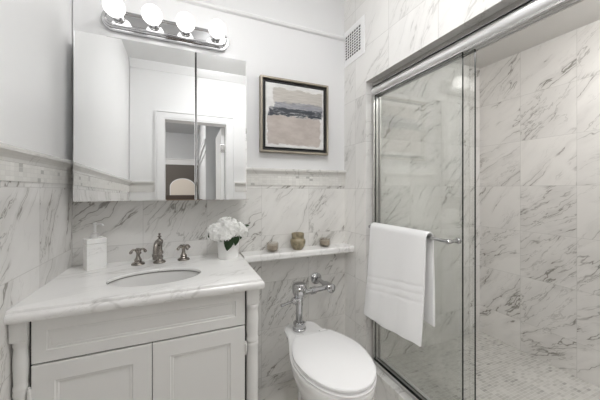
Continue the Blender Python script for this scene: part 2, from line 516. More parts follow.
# front wall with doorway, seen in the mirror
DX0, DX1, DH = -0.20, 0.45, 2.06
bm = BM()
box(bm, XL, DX0, YF - .12, YF, FZ, CEIL)
box(bm, DX1, XR, YF - .12, YF, FZ, CEIL)
box(bm, DX0, DX1, YF - .12, YF, DH, CEIL)
struct('wall_front', bm, M['paint'], 'white wall with doorway reflected in the mirror', 'wall')
bm = BM()
CW = 0.09
def casing(i0, i1, y):
    U = lambda q, yy: [(DX0 - q[0], yy, FZ), (DX0 - q[0], yy, DH + q[0]), (DX1 + q[0], yy, DH + q[0]), (DX1 + q[0], yy, FZ),
                       (DX1 + q[1], yy, FZ), (DX1 + q[1], yy, DH + q[1]), (DX0 - q[1], yy, DH + q[1]), (DX0 - q[1], yy, FZ)]
    for yy in (YF, y):
        pass
    A, B = U((i1, i0), YF - .001), U((i1, i0), y)
    va = [bm.verts.new(p) for p in A]; vb = [bm.verts.new(p) for p in B]
    for k in range(8):
        bm.faces.new((va[k], va[(k + 1) % 8], vb[(k + 1) % 8], vb[k]))
    for q in (va, vb):
        for idx in ((0, 1, 6, 7), (1, 2, 5, 6), (2, 3, 4, 5)):
            bm.faces.new([q[m] for m in idx])
casing(0.0, CW, YF + .014)
casing(.018, CW - .018, YF + .020)
casing(CW - .012, CW + .004, YF + .026)
struct('trim_7', bm, M['trim'], 'white door casing reflected in the mirror', 'door casing')
bm = BM()
for a, b in ((XL, DX0 - CW), (DX1 + CW, XR)):
    extrude_profile(bm, rail_profile(0, 1), (a, YF, RAIL0), (b, YF, RAIL0))
    box(bm, a, b, YF, YF + .006, 1.27, RAIL0)
struct('trim_8', bm, M['marble_rail'], 'chair rail beside the doorway reflected in the mirror', 'chair rail')
bm = BM()
extrude_profile(bm, [(0, -.002, 0), (0, 0.012, 0), (0, 0.03, 0.03), (0, 0.045, 0.06), (0, 0.05, 0.08), (0, -.002, 0.08)], (XL, YF, CEIL - .08), (XR, YF, CEIL - .08))
struct('trim_9', bm, M['trim'], 'white cornice above the doorway reflected in the mirror', 'cornice')
# hall beyond the doorway
HX0, HX1, HY = -1.3, 0.95, -3.4
HB = YF - .12
struct('floor_hall', box(BM(), HX0 - .1, HX1 + .1, HY - .1, HB, -0.16, FZ), M['hall_floor'], 'wood floor of the room beyond the doorway', 'floor')
struct('ceiling_hall', box(BM(), HX0 - .1, HX1 + .1, HY - .1, HB, CEIL, CEIL + .1), M['hall'], 'ceiling of the room beyond the doorway', 'ceiling')
two_zone('wall_hall_far', (HX0, HX1, HY - .1, HY, FZ, 1.95), (HX0, HX1, HY - .1, HY, 1.95, CEIL), M['brown'], M['hall'], 'dark brown far wall of the room beyond the doorway')
struct('wall_hall_left', box(BM(), HX0 - .1, HX0, HY - .1, HB, FZ, CEIL), M['hall'], 'left wall of the room beyond the doorway', 'wall')
struct('wall_hall_right', box(BM(), HX1, HX1 + .1, HY - .1, HB, FZ, CEIL), M['hall'], 'right wall of the room beyond the doorway', 'wall')
JX, JY = .28, -.92
struct('wall_hall_jog', box(BM(), JX, HX1, HY, JY, FZ, CEIL), M['hall'], 'pale grey wall corner beyond the doorway, reflected in the mirror', 'wall')
bm = BM()
box(bm, HX0, HX1, HY, HY + .03, 1.95, 2.06, 0.004)
box(bm, HX0, HX1, HY, HY + .05, 2.06, 2.08, 0.004)
struct('trim_10', bm, M['trim'], 'white moulding over the dark wall beyond the doorway', 'moulding')
bm = BM()
box(bm, JX - .02, JX, HY + .05, JY, 1.99, 2.06, 0.004)
box(bm, JX - .012, JX, HY + .05, JY, 1.86, 1.89, 0.003)
struct('trim_11', bm, M['hall'], 'grey moulding on the right wall beyond the doorway', 'moulding')
bm = BM()
for a, b in ((HX0, XL - .12), ):
    box(bm, a, b, HB - .02, HB, FZ, CEIL)
struct('wall_hall_near', bm, M['hall'], 'near wall of the room beyond the doorway', 'wall')
# open door leaf, folded back against the hall side of the jamb
dr = BM()
box(dr, DX1 - .045, DX1 - .005, HB - .62, HB - .002, FZ + .01, DH - .01, 0.003)
door = tag(obj('door_1', dr, M['trim']), 'open white door in the doorway reflected in the mirror', 'door', kind='structure')
for z in (0.3, 1.05, 1.8):
    obj('hinge', box(BM(), DX1 - .05, DX1 + .0, HB - .012, HB + .012, z - .045, z + .045, 0.002), M['nickel'], door)
bm = BM()
lathe(bm, [(.012, 0), (.012, .03), (.026, .04), (.028, .055), (.016, .068), (.002, .07)], (DX1 - .045, HB - .55, 1.0), (-1, 0, 0))
obj('door_knob', bm, M['nickel'], door, smooth=True)
# arched panel on a chest, beyond the doorway
t = thing('chest', (0.0, HY + .22, FZ), 'tall dark wooden chest beyond the doorway, reflected in the mirror', 'chest')
obj('body', box(BM(), -.45, .26, HY + .03, HY + .42, FZ + .001, 1.27, 0.005), M['wood'], t)
for k in range(4):
    dd = obj('drawer', box(BM(), -.43, .24, HY + .418, HY + .435, .07 + k * .3, .34 + k * .3, 0.004), M['wood'], t)
    obj('knob', lathe(BM(), [(.008, 0), (.008, .015), (.016, .02), (.014, .03), (.001, .032)], (0, HY + .435, .2 + k * .3), (0, 1, 0)), M['nickel'], dd, smooth=True)
t = thing('arched_panel', (-.04, HY + .2, 1.27), 'cream arched panel on the dark chest, reflected in the mirror', 'panel')
def arch(hw, h, y0, y1, cx, z0):
    pts = [(-hw, 0), (hw, 0)] + [(hw * math.cos(a), h - hw * .75 + hw * .75 * math.sin(a)) for a in [PI * i / 20 for i in range(21)]]
    return rings(BM(), [[(cx + x, y0, z0 + z) for x, z in pts], [(cx + x, y1, z0 + z) for x, z in pts]])
obj('panel', arch(.24, .35, HY + .20, HY + .235, -.04, 1.27), M['cream'], t)
obj('border', arch(.255, .365, HY + .18, HY + .215, -.04, 1.27), M['trim'], t)

# ------------------------------------------------------------------ added fill lights (no such fixtures seen, put in to brighten the rooms)
def fill_dome(x, y, z, r, m, label):
    t = thing('added_fill_light', (x, y, z), label, 'added fill light')
    obj('base', lathe(BM(), [(r + .015, 0), (r + .015, -.02), (r, -.022)], (x, y, z - .001), n=36), M['nickel'], t, smooth=True)
    obj('diffuser', lathe(BM(), [(r, -.022), (r * .97, -.045), (r * .8, -.07), (r * .45, -.088), (.001, -.093)], (x, y, z - .001), n=36), m, t, smooth=True)
    return t
fill_dome(0.40, 0.68, CEIL, 0.155, M['room_fill'], 'added round fill light under the bathroom ceiling')
fill_dome(1.72, 0.40, SC, 0.15, M['shower_fill'], 'added round fill light under the shower ceiling')
fill_dome(-0.85, -1.5, CEIL, 0.2, M['hall_fill'], 'added round fill light in the room beyond the doorway')

# ------------------------------------------------------------------ vanity
VX0, VX1, VY = -0.526, 0.304, 1.20     # face plane of the vanity
t = thing('vanity_cabinet', (-.112, 1.45, FZ), 'white painted vanity cabinet under the marble countertop', 'vanity cabinet')
bm = BM()
box(bm, VX0, VX1, VY + .022, D - .01, 0.10, CT - .195)
box(bm, VX0, VX0 + .02, VY + .022, D - .01, CT - .195, CT - .045)
box(bm, VX1 - .02, VX1, VY + .022, D - .01, CT - .195, CT - .045)
box(bm, VX0, VX1, VY + .022, VY + .04, CT - .195, CT - .045)
box(bm, VX0 + .03, VX1 - .03, VY + .08, D - .02, FZ, 0.10)
obj('body', bm, M['cabinet'], t)
PXL, PXR = -0.480, 0.246                 # inner edges of the corner posts
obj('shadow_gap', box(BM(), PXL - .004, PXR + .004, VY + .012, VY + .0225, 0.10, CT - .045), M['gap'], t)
def shaker(x0, x1, z0, z1, fw=0.062):
    """raised-edge panel: frame, sloped inner moulding, recessed field"""
    y = VY
    b = BM()
    def L(ix, yy, iz=None):
        iz = ix if iz is None else iz
        return [(x0 + ix, yy, z0 + iz), (x1 - ix, yy, z0 + iz), (x1 - ix, yy, z1 - iz), (x0 + ix, yy, z1 - iz)]
    rings(b, [L(0, y + .02), L(0, y + .002), L(.002, y), L(fw, y), L(fw + .003, y + .003), L(fw + .010, y + .0032), L(fw + .012, y + .0055), L(fw + .03, y + .0055)])
    return b
ZG = 0.648
dr = obj('drawer_front', shaker(PXL + .003, PXR - .003, ZG + .003, CT - .05, .04), M['cabinet'], t)
mid = -0.117
for a, b in ((PXL + .003, mid - .0015), (mid + .0015, PXR - .003)):
    d = obj('door', shaker(a, b, .115, ZG - .003), M['cabinet'], t)
    hx = (PXL if a < -.2 else PXR)
    for z in (.57, .2):
        obj('hinge', lathe(BM(), [(.001, -.03), (.0035, -.028), (.0035, -.02), (.0055, -.019), (.0055, .019), (.0035, .02), (.0035, .028), (.001, .03)],
                           (hx, VY - .003, z - .02), n=12), M['cabinet'], d, smooth=True)
def post(xc, hw):
    b = BM()
    box(b, xc - hw, xc + hw, VY - .012, VY + .07, CT - .113, CT - .0446, 0.003)
    yc = VY + .014
    R = hw * 1.02
    pr = [(R * .90, -.115), (R * .98, -.120), (R * .98, -.128), (R * .90, -.133), (R * .84, -.142), (R * .93, -.165), (R * .97, -.19), (R * .93, -.22),
          (R * .86, -.25), (R * .84, -.262), (R * .97, -.268), (R * .97, -.276), (R * .88, -.282), (R * .97, -.288), (R * .97, -.296), (R * .88, -.302),
          (R * .92, -.34), (R * .95, -.42), (R * .92, -.52), (R * .84, -.62), (R * .97, -.63), (R * .97, -.65), (R * .85, -.66)]
    lathe(b, pr, (xc, yc, CT), n=24)
    box(b, xc - hw, xc + hw, VY - .012, VY + .07, FZ, CT - .655, 0.003)
    return b
obj('post', post(-.507, .0225), M['cabinet'], t, smooth=True)
obj('post', post(.278, .0275), M['cabinet'], t, smooth=True)

# countertop with an oval cut-out for the sink
SCX, SCY, SA, SB = -.118, 1.395, .190, .125
def counter_mesh():
    b = BM()
    x0, x1, y0, y1 = XL + .001, .324, 1.168, D - .001
    N = 64
    oval = [(SCX + SA * math.cos(2 * PI * i / N), SCY + SB * math.sin(2 * PI * i / N)) for i in range(N)]
    def outer(ix, k=None):
        # matching N points walked round the rectangle, hit by rays from the sink centre
        X0, X1, Y0, Y1 = x0, x1 - ix, y0 + ix, y1
        corners = [(X0, Y0), (X1, Y0), (X1, Y1), (X0, Y1)]
        out = []
        for i in range(N):
            c, s = math.cos(2 * PI * i / N) * SA, math.sin(2 * PI * i / N) * SB
            ts = []
            if c > 1e-9: ts.append((X1 - SCX) / c)
            if c < -1e-9: ts.append((X0 - SCX) / c)
            if s > 1e-9: ts.append((Y1 - SCY) / s)
            if s < -1e-9: ts.append((Y0 - SCY) / s)
            q = min(ts)
            out.append([SCX + c * q, SCY + s * q])
        for cx, cy in corners:
            j = min(range(N), key=lambda i: (out[i][0] - cx) ** 2 + (out[i][1] - cy) ** 2)
            out[j] = [cx, cy]
        return out
    z = CT
    lv = [(0.012, z - .044), (0.004, z - .042), (0.0, z - .034), (0.0, z - .022), (0.003, z - .015), (0.009, z - .011), (0.0095, z - .006), (0.012, z - .0015), (0.016, z)]
    loops = [[(p[0], p[1], zz) for p in outer(ix)] for ix, zz in lv]
    loops.append([(p[0], p[1], z) for p in oval])
    sh = lambda k, zz: [(SCX + (p[0] - SCX) * k, SCY + (p[1] - SCY) * k, zz) for p in oval]
    loops.append(sh(.985, z - .004)); loops.append(sh(.985, z - .011)); loops.append(sh(.995, z - .013)); loops.append(sh(1.14, z - .0135)); loops.append(sh(1.15, z - .044))
    vv = [[b.verts.new(p) for p in l] for l in loops]
    vv.append(vv[0])
    for a, c in zip(vv, vv[1:]):
        for i in range(N):
            j = (i + 1) % N
            b.faces.new((a[i], a[j], c[j], c[i]))
    return b
ct = tag(obj('countertop', counter_mesh(), M['marble_slab'], origin=(-.11, 1.43, CT - .044), smooth=True),
         'white marble countertop with moulded edge and oval sink cut-out', 'countertop')
# undermount sink
t = thing('sink', (SCX, SCY, CT - .19), 'white oval undermount sink in the marble countertop', 'sink')
def sink_bowl():
    b = BM(); N = 48; loops = []
    o = lambda k, z, kk=None: [(SCX + SA * k * math.cos(2 * PI * i / N), SCY + SB * (kk or k) * math.sin(2 * PI * i / N), CT + z) for i in range(N)]
    for k, z in ((1.10, -.030), (1.10, -.018), (1.02, -.018), (1.0, -.024), (.975, -.055), (.91, -.10), (.77, -.145), (.52, -.168), (.2, -.178), (.09, -.18)):
        loops.append(o(k, z))
    for k, z in ((.09, -.188), (.25, -.187), (.58, -.178), (.84, -.152), (.98, -.112), (1.04, -.060)):
        loops.append(o(k, z))
    rings(b, loops + [loops[0]], cap=False)
    bmesh.ops.remove_doubles(b, verts=b.verts[:], dist=1e-6)
    return b
obj('bowl', sink_bowl(), M['basin'], t, smooth=True)
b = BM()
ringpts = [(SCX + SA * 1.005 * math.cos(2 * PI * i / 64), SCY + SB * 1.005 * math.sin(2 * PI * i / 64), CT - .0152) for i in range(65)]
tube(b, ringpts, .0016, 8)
obj('seal_shadow_line', b, M['seal_shadow_line'], t, smooth=True)  # sealant ring coloured dark to draw the shadow line under the counter edge
obj('drain', lathe(BM(), [(.001, -.181), (.022, -.181), (.024, -.178), (.018, -.1765), (.001, -.1765)], (SCX, SCY, CT)), M['pewter'], t, smooth=True)

# faucet spout
fx, fy = -.126, 1.655
t = thing('faucet', (fx, fy, CT), 'pewter faucet spout with a finial behind the sink', 'faucet')
obj('base', lathe(BM(), [(.031, 0), (.031, .004), (.028, .009), (.020, .013), (.017, .018), (.017, .022)], (fx, fy, CT)), M['pewter'], t, smooth=True)
obj('body', lathe(BM(), [(.016, .02), (.018, .026), (.018, .034), (.014, .038), (.015, .045), (.019, .052), (.019, .060), (.015, .064), (.0135, .075), (.0145, .095),
                         (.017, .105), (.0185, .113), (.016, .122), (.010, .127), (.006, .130)], (fx, fy, CT)), M['pewter'], t, smooth=True)
obj('finial', lathe(BM(), [(.005, .128), (.004, .133), (.009, .137), (.010, .141), (.005, .145), (.004, .148), (.007, .152), (.005, .157), (.001, .159)], (fx, fy, CT)), M['pewter'], t, smooth=True)
bm = tube(BM(), [(fx, fy - .005, CT + .098), (fx - .006, fy - .04, CT + .118), (fx - .010, fy - .075, CT + .112), (fx - .012, fy - .092, CT + .085), (fx - .012, fy - .095, CT + .058)], [.013, .0115, .0105, .0105, .011], 16, 6)
lathe(bm, [(.011, 0), (.0145, .004), (.0145, .012), (.012, .016), (.012, .028), (.008, .03)], (fx - .012, fy - .095, CT + .068), (0, 0, -1), 20)
obj('spout', bm, M['pewter'], t, smooth=True)

# cross-handle taps
def tap(x, y, rot, label):
    t = thing('tap_handle', (x, y, CT), label, 'tap handle', 'cross-handle taps beside the faucet')
    obj('base', lathe(BM(), [(.032, 0), (.032, .004), (.029, .008), (.020, .012), (.0165, .018), (.018, .022)], (x, y, CT)), M['pewter'], t, smooth=True)
    obj('stem', lathe(BM(), [(.017, .02), (.0175, .026), (.013, .032), (.009, .044), (.0085, .054), (.011, .064), (.014, .069), (.0145, .076), (.012, .082), (.005, .085), (.001, .086)], (x, y, CT)), M['pewter'], t, smooth=True)
    b = BM()
    for k in range(4):
        a = rot + k * PI / 2
        c, s = math.cos(a), math.sin(a)
        P = lambda r, z: (x + c * r, y + s * r, CT + z)
        tube(b, [P(.006, .074), P(.018, .078), P(.027, .076), P(.033, .068)], [.0055, .0048, .0055, .0068], 12, 4)
        lathe(b, [(.001, -.009), (.005, -.0075), (.008, -.003), (.008, .002), (.005, .007), (.001, .0085)], P(.0335, .066), (c * .5, s * .5, -.7), 14)
    obj('cross_handle', b, M['pewter'], t, smooth=True)
tap(-.226, 1.655, .35, 'pewter cross-handle tap left of the spout, nearer the soap dispenser')
tap(-.006, 1.668, .6, 'pewter cross-handle tap right of the spout, nearer the white flowers')

# soap dispenser
sx, sy = -.412, 1.652
t = thing('soap_dispenser', (sx, sy, CT), 'square white marble soap dispenser with chrome pump in the countertop corner', 'soap dispenser')
b = box(BM(), sx - .041, sx + .041, sy - .033, sy + .033, CT, CT + .126, .003, 3)
bmesh.ops.rotate(b, verts=b.verts[:], cent=(sx, sy, CT), matrix=Matrix.Rotation(.50, 3, 'Z'))
obj('bottle', b, M['dispenser'], t)
b = box(BM(), sx - .041, sx + .041, sy - .033, sy + .033, CT + .1268, CT + .152, .004, 3)
bmesh.ops.rotate(b, verts=b.verts[:], cent=(sx, sy, CT), matrix=Matrix.Rotation(.50, 3, 'Z'))
obj('cap', b, M['dispenser'], t)
pm = obj('pump', lathe(BM(), [(.0165, .152), (.0165, .176), (.011, .178), (.0055, .18), (.0055, .212), (.009, .213), (.009, .225), (.006, .228), (.001, .228)], (sx, sy, CT)), M['rail'], t, smooth=True)
obj('nozzle', tube(BM(), [(sx, sy, CT + .22), (sx + .018, sy - .014, CT + .222), (sx + .036, sy - .028, CT + .220), (sx + .040, sy - .031, CT + .213)], (.0045), 10, 3), M['rail'], pm, smooth=True)

# flower pot and hydrangea
vx, vy = .232, 1.625
t = tag(obj('flower_pot', lathe(BM(), [(.001, 0), (.053, 0), (.056, .003), (.0585, .05), (.060, .098), (.060, .1), (.057, .1), (.055, .06), (.051, .012), (.001, .01)], (vx, vy, CT), n=40, cap=False),
            M['pot'], smooth=True, origin=(vx, vy, CT)), 'white round ceramic pot holding flowers at the end of the countertop', 'flower pot')
hz = CT + .142
t = thing('hydrangea', (vx, vy, CT + .02), 'white hydrangea blooms with dark green leaves in the white pot', 'flowers')
def petals(cx, cy, cz, rad, n, r):
    b = BM()
    for k in range(n):
        z = 1 - 1.55 * (k + .5) / n
        a = k * 2.39996 + r.uniform(-.2, .2)
        s = math.sqrt(max(0, 1 - z * z))
        nrm = Vector((s * math.cos(a), s * math.sin(a), z))
        p = Vector((cx, cy, cz)) + nrm * rad * r.uniform(.9, 1.05)
        tx = nrm.orthogonal().normalized(); ty = nrm.cross(tx)
        a0 = r.uniform(0, PI)
        nrm = (nrm + tx * r.uniform(-.35, .35) + ty * r.uniform(-.35, .35)).normalized()
        for q in range(4):
            an = a0 + q * PI / 2
            d = tx * math.cos(an) + ty * math.sin(an); e = nrm.cross(d)
            L = .0145 * r.uniform(.85, 1.15); W = L * .52
            vs_ = [b.verts.new(p + d * L * f + e * W * g_ + nrm * h) for f, g_, h in
                   ((.05, 0, 0), (.45, -.8, .002), (.85, -.75, .004), (1.05, 0, .0025), (.85, .75, .004), (.45, .8, .002))]
            b.faces.new(vs_)
    # a solid core so nothing shows through
    t_ = bmesh.new()
    bmesh.ops.create_icosphere(t_, subdivisions=3, radius=rad * .9, matrix=Matrix.Translation((cx, cy, cz)))
    merge(b, t_)
    return b
heads = [(vx - .060, vy - .004, hz + .006, .055), (vx + .006, vy - .028, hz + .026, .056), (vx + .060, vy + .005, hz + .004, .050), (vx - .008, vy + .03, hz + .036, .052),
         (vx - .024, vy - .05, hz - .006, .038)]
for i, (x, y, z, r) in enumerate(heads):
    obj('bloom', petals(x, y, z, r, 75, rng), M['petal'], t)
b = BM()
for k in range(9):
    a = k * 2.4
    lathe(b, [(.001, -.002), (.0028, 0), (.001, .003)], (vx + .048 + .008 * math.cos(a), vy - .045 + .004 * math.sin(a), hz + .032 + .008 * math.sin(a)), (0.3, -.8, .5), 8)
obj('flower_centre', b, M['petal_green'], t)
def leaf(base, tip, width, bend, nrm):
    b = BM()
    B, T = Vector(base), Vector(tip); dv = T - B; L = dv.length; d = dv / L
    nn = Vector(nrm); nn = (nn - d * nn.dot(d)).normalized(); e = d.cross(nn)
    rows = []
    for i in range(13):
        f = i / 12
        w = width * (math.sin(PI * f ** .8) ** .8 if 0 < f < 1 else 0.0)
        w *= 1 + .06 * (i % 2)
        c = B + d * L * f + nn * bend * math.sin(PI * f)
        rows.append([c - e * w + nn * w * .25, c - e * w * .5 + nn * w * .06, c, c + e * w * .5 + nn * w * .06, c + e * w + nn * w * .25])
    rings(b, rows, cap=False, closed=False)
    geom = b.faces[:]
    bmesh.ops.solidify(b, geom=geom, thickness=.0008)
    return b
for base, tip, w, bend, nrm in (
        ((vx - .003, vy - .058, hz + .0), (vx - .018, vy - .078, hz - .088), .027, .008, (0.1, -1, .2)),
        ((vx + .035, vy - .05, hz - .002), (vx + .028, vy - .066, hz - .066), .019, .006, (.3, -1, .1)),
        ((vx + .06, vy - .03, hz + .0), (vx + .062, vy - .046, hz - .036), .012, .004, (.5, -1, .1)),
        ((vx - .088, vy + .0, hz + .005), (vx - .112, vy - .005, hz - .02), .014, .003, (-.2, -1, .3)),
        ((vx + .085, vy + .0, hz + .035), (vx + .125, vy + .0, hz + .036), .007, .002, (.0, -1, .5))):
    obj('leaf', leaf(base, tip, w, bend, nrm), M['leaf'], t)
b = BM()
for x, y, z, r in heads:
    tube(b, [(vx + (x - vx) * .2, vy + (y - vy) * .2, CT + .012), (vx + (x - vx) * .5, vy + (y - vy) * .5, CT + .08), (x, y, z - r * .5)], .003, 8, 3)
obj('stem', b, M['stem'], t)

# ------------------------------------------------------------------ ledge over the flush valve, with its three pieces
LY = 1.622
b = BM()
pr = [(0, .012, -.040), (0, .004, -.040), (0, 0, -.034), (0, -.001, -.012), (0, .002, -.004), (0, .008, 0), (0, D - LY - .001, 0), (0, D - LY - .001, -.040)]
extrude_profile(b, pr, (.325, LY, CT - .004), (XR - .001, LY, CT - .004))
tag(obj('marble_ledge', b, M['marble_ledge'], origin=(.7, 1.69, CT - .044)), 'narrow white marble ledge running from countertop to shower wall', 'ledge')
LZ = CT - .004
def tumbler(x, y, s, label):
    t = thing('candle_holder', (x, y, LZ), label, 'candle holder', 'smoky glass candle holders on the ledge')
    obj('glass', lathe(BM(), [(.001, 0), (.022 * s, 0), (.028 * s, .004), (.0305 * s, .012), (.0305 * s, .052), (.029 * s, .058), (.027 * s, .058), (.027 * s, .014), (.02 * s, .008), (.001, .008)],
                       (x, y, LZ), n=32, cap=False), M['smoke_glass'], t, smooth=True)
    obj('candle', lathe(BM(), [(.001, .009), (.019 * s, .009), (.0262 * s, .015), (.0262 * s, .042), (.001, .043)], (x, y, LZ), n=28), M['candle'], t, smooth=True)
M['candle'] = simple('taupe_wax', (0.46, 0.42, 0.37), 0.6)
tumbler(.517, 1.685, 1.28, 'smoky glass candle holder next to the flowers on the marble ledge')
tumbler(.903, 1.70, 1.25, 'smoky glass candle holder at the shower end of the marble ledge')
jx, jy = .695, 1.69
tag(obj('stoneware_jar', lathe(BM(), [(0.0010, 0.0000), (0.0296, 0.0000), (0.0331, 0.0045), (0.0445, 0.0224), (0.0502, 0.0426), (0.0507, 0.0560), (0.0490, 0.0650), (0.0416, 0.0717), (0.0410, 0.0784), (0.0422, 0.1053), (0.0405, 0.1075), (0.0376, 0.1042), (0.0370, 0.0840),
                                      (0.0331, 0.0784), (0.0410, 0.0560), (0.0342, 0.0224), (0.0010, 0.0112)], (jx, jy, LZ), n=36, cap=False), M['stoneware'], smooth=True, origin=(jx, jy, LZ)),
    'small olive brown glazed jar between the two candle holders', 'jar')

# ------------------------------------------------------------------ medicine cabinet with mirror doors, leaning back a touch
t = thing('medicine_cabinet', (-.08, D, 1.18), 'large mirrored medicine cabinet with two doors over the sink', 'medicine cabinet')
MX0, MX1, MS, MZ0, MZ1, MY = -.494, .340, .056, 1.184, 2.013, 1.63
lean = math.radians(.85)
obj('body', box(BM(), MX0 + .004, MX1 - .004, MY + .028, D + .004, MZ0 + .004, MZ1 - .004, .002), M['cab_side'], t)
for a, c in ((MX0, MS - .0015), (MS + .0035, MX1)):
    b = box(BM(), a, c, MY, MY + .008, MZ0, MZ1, .0)
    bm_front = [f for f in b.faces if f.normal.y < -.5]
    r = bmesh.ops.inset_region(b, faces=bm_front, thickness=.006, depth=0.0)
    for f in bm_front:
        for v in f.verts: v.co.y -= .0008
    bmesh.ops.rotate(b, verts=b.verts[:], cent=(0, MY, MZ0), matrix=Matrix.Rotation(-lean, 3, 'X'))
    d = obj('mirror_door', b, M['mirror'], t)
obj('door_edge', box(BM(), MS - .001, MS + .003, MY + .004, MY + .026, MZ0 + .002, MZ1 - .002), M['gap'], t)

# ------------------------------------------------------------------ vanity light bar
LX0, LX1, LZc, LH = -.408, .250, 2.150, .056
t = thing('vanity_light', ((LX0 + LX1) / 2, D, LZc), 'chrome light bar with four round lit bulbs above the mirror', 'vanity light')
def stadium(inset, y):
    h = LH - inset; out = []
    for i in range(13):
        a = PI / 2 + PI * i / 12
        out.append((LX0 + LH + h * math.cos(a), y, LZc + h * math.sin(a)))
    for i in range(13):
        a = -PI / 2 + PI * i / 12
        out.append((LX1 - LH + h * math.cos(a), y, LZc + h * math.sin(a)))
    return out
obj('back_plate', rings(BM(), [stadium(0, D + .004), stadium(0, D - .018), stadium(.003, D - .022), stadium(.008, D - .022), stadium(.009, D - .030), stadium(.015, D - .032), stadium(.016, D - .040),
                               stadium(.020, D - .042), stadium(.026, D - .042), stadium(.03, D - .038)]), M['chrome'], t, smooth=True)
for x in (-.324, -.158, .004, .170):
    s = obj('socket', lathe(BM(), [(.030, .0), (.030, .006), (.026, .010), (.024, .03), (.022, .045), (.016, .046)], (x, D - .038, LZc + .003), (0, -1, 0), 24), M['chrome'], t, smooth=True)
    obj('bulb', lathe(BM(), [(.001, .035), (.016, .036), (.018, .046)] + [(.0485 * math.sin(a), .096 - .0485 * math.cos(a)) for a in [PI * (.14 + .86 * i / 16) for i in range(17)]],
                      (x, D - .038, LZc + .003), (0, -1, 0), 28), M['bulb'], s, smooth=True)

# ------------------------------------------------------------------ painting
px0, px1, pz0, pz1 = .447, .941, 1.487, 1.980
t = thing('framed_painting', ((px0 + px1) / 2, D, pz0), 'abstract grey and pink painting in a bronze and black frame', 'painting')
def frame_mesh(x0, x1, z0, z1, w, ya, yb):
    b = BM()
    L = lambda i, y: [(x0 + i, y, z0 + i), (x1 - i, y, z0 + i), (x1 - i, y, z1 - i), (x0 + i, y, z1 - i)]
    rings(b, [L(0, ya), L(0, yb + .002), L(.002, yb), L(w - .002, yb), L(w, yb + .002), L(w, ya)], cap=False)
    vs_ = list(b.verts)
    return b
obj('frame', frame_mesh(px0, px1, pz0, pz1, .014, D + .003, D - .036), M['bronze'], t)
obj('liner', frame_mesh(px0 + .013, px1 - .013, pz0 + .013, pz1 - .013, .0175, D + .003, D - .020), M['black'], t)
obj('canvas', box(BM(), px0 + .036, px1 - .036, D - .026, D - .008, pz0 + .036, pz1 - .036, .002), M['canvas'], t)
obj('backing', box(BM(), px0 + .012, px1 - .012, D - .008, D + .003, pz0 + .012, pz1 - .012), M['black'], t)

# ------------------------------------------------------------------ vent grille on the right wall
vy0, vy1, vz0, vz1 = 1.50, 1.745, 2.145, 2.40
t = thing('vent_grille', (XR, (vy0 + vy1) / 2, vz0), 'square white vent grille high on the marble wall', 'vent grille')
b = BM()
x = XR - .004
ni, nj = 7, 9
gy0, gy1, gz0, gz1 = vy0 + .045, vy1 - .012, vz0 + .045, vz1 - .04
def slab(y0, y1, z0, z1): box(b, x, XR - .0005, y0, y1, z0, z1)
slab(vy0, gy0, vz0, vz1); slab(gy1, vy1, vz0, vz1); slab(gy0, gy1, vz0, gz0); slab(gy0, gy1, gz1, vz1)
for i in range(1, ni):
    yy = gy0 + (gy1 - gy0) * i / ni; slab(yy - .003, yy + .003, gz0, gz1)
for j in range(1, nj):
    zz = gz0 + (gz1 - gz0) * j / nj; box(b, x + .0005, XR - .001, gy0, gy1, zz - .003, zz + .003)
obj('grille', b, M['vent'], t)
obj('duct_shade', box(BM(), XR - .0012, XR + .0002, gy0 - .01, gy1 + .005, gz0 - .01, gz1 + .01), M['black'], t)  # flat black sheet painting the shade inside the duct, wall left uncut

# ------------------------------------------------------------------ toilet
TX = .660
t = thing('toilet', (TX, 1.28, FZ), 'white elongated toilet with closed lid beside the vanity', 'toilet')
def outline(yf, yc, yr, a, ar, n=22, flat=1.0):
    """half-widths walked from the front tip to the rear, mirrored: egg in front, narrowing platform behind"""
    pts = []
    rc = min(.075, ar - .001)
    for i in range(n + 1):
        th = PI / 2 * i / n
        pts.append((a * math.sin(th) ** .95, yc - (yc - yf) * math.cos(th)))
    m = 14
    for i in range(1, m + 1):
        f = i / m
        s = f * f * (3 - 2 * f)
        pts.append((a + (ar - a) * s, yc + (yr - rc - yc) * f))
    for i in range(1, 7):
        th = PI / 2 * i / 6
        pts.append((ar - rc + rc * math.cos(th), yr - rc + rc * math.sin(th)))
    left = [(-w, y) for w, y in pts[::-1]]
    return [(w, y) for w, y in pts[1:]] + left[:-1] + [(0.0, yf)]
def ring_at(z, *a):
    return [(TX + x, y, z) for x, y in outline(*a)]
b = BM()
rings(b, [ring_at(FZ, 1.06, 1.24, 1.47, .122, .105), ring_at(FZ + .018, 1.06, 1.24, 1.47, .122, .105), ring_at(FZ + .04, 1.072, 1.24, 1.462, .113, .096), ring_at(.06, 1.075, 1.24, 1.455, .104, .088),
          ring_at(.14, 1.055, 1.24, 1.455, .108, .085), ring_at(.21, 1.015, 1.235, 1.47, .126, .082), ring_at(.275, .97, 1.22, 1.51, .154, .082), ring_at(.325, .942, 1.21, 1.565, .173, .090),
          ring_at(.352, .930, 1.205, 1.605, .181, .102), ring_at(.378, .924, 1.205, 1.615, .1845, .108),
          ring_at(.394, .923, 1.205, 1.615, .185, .108), ring_at(.400, .929, 1.205, 1.61, .179, .103), ring_at(.400, 1.0, 1.205, 1.54, .11, .06)])
obj('bowl', b, M['porcelain'], t, smooth=True)
def lid_outline(z, grow, yr):
    pts = []
    a = .182 + grow; yf, yc = .922 - grow, 1.20
    for i in range(25):
        th = PI / 2 * i / 24
        pts.append((a * math.sin(th) ** .93, yc - (yc - yf) * math.cos(th)))
    for i in range(1, 11):
        f = i / 10
        pts.append((a - .072 * f ** 1.7, yc + (yr - yc) * f))
    return [(TX + w, y, z) for w, y in pts[1:]] + [(TX - w, y, z) for w, y in pts[::-1]]
b = BM()
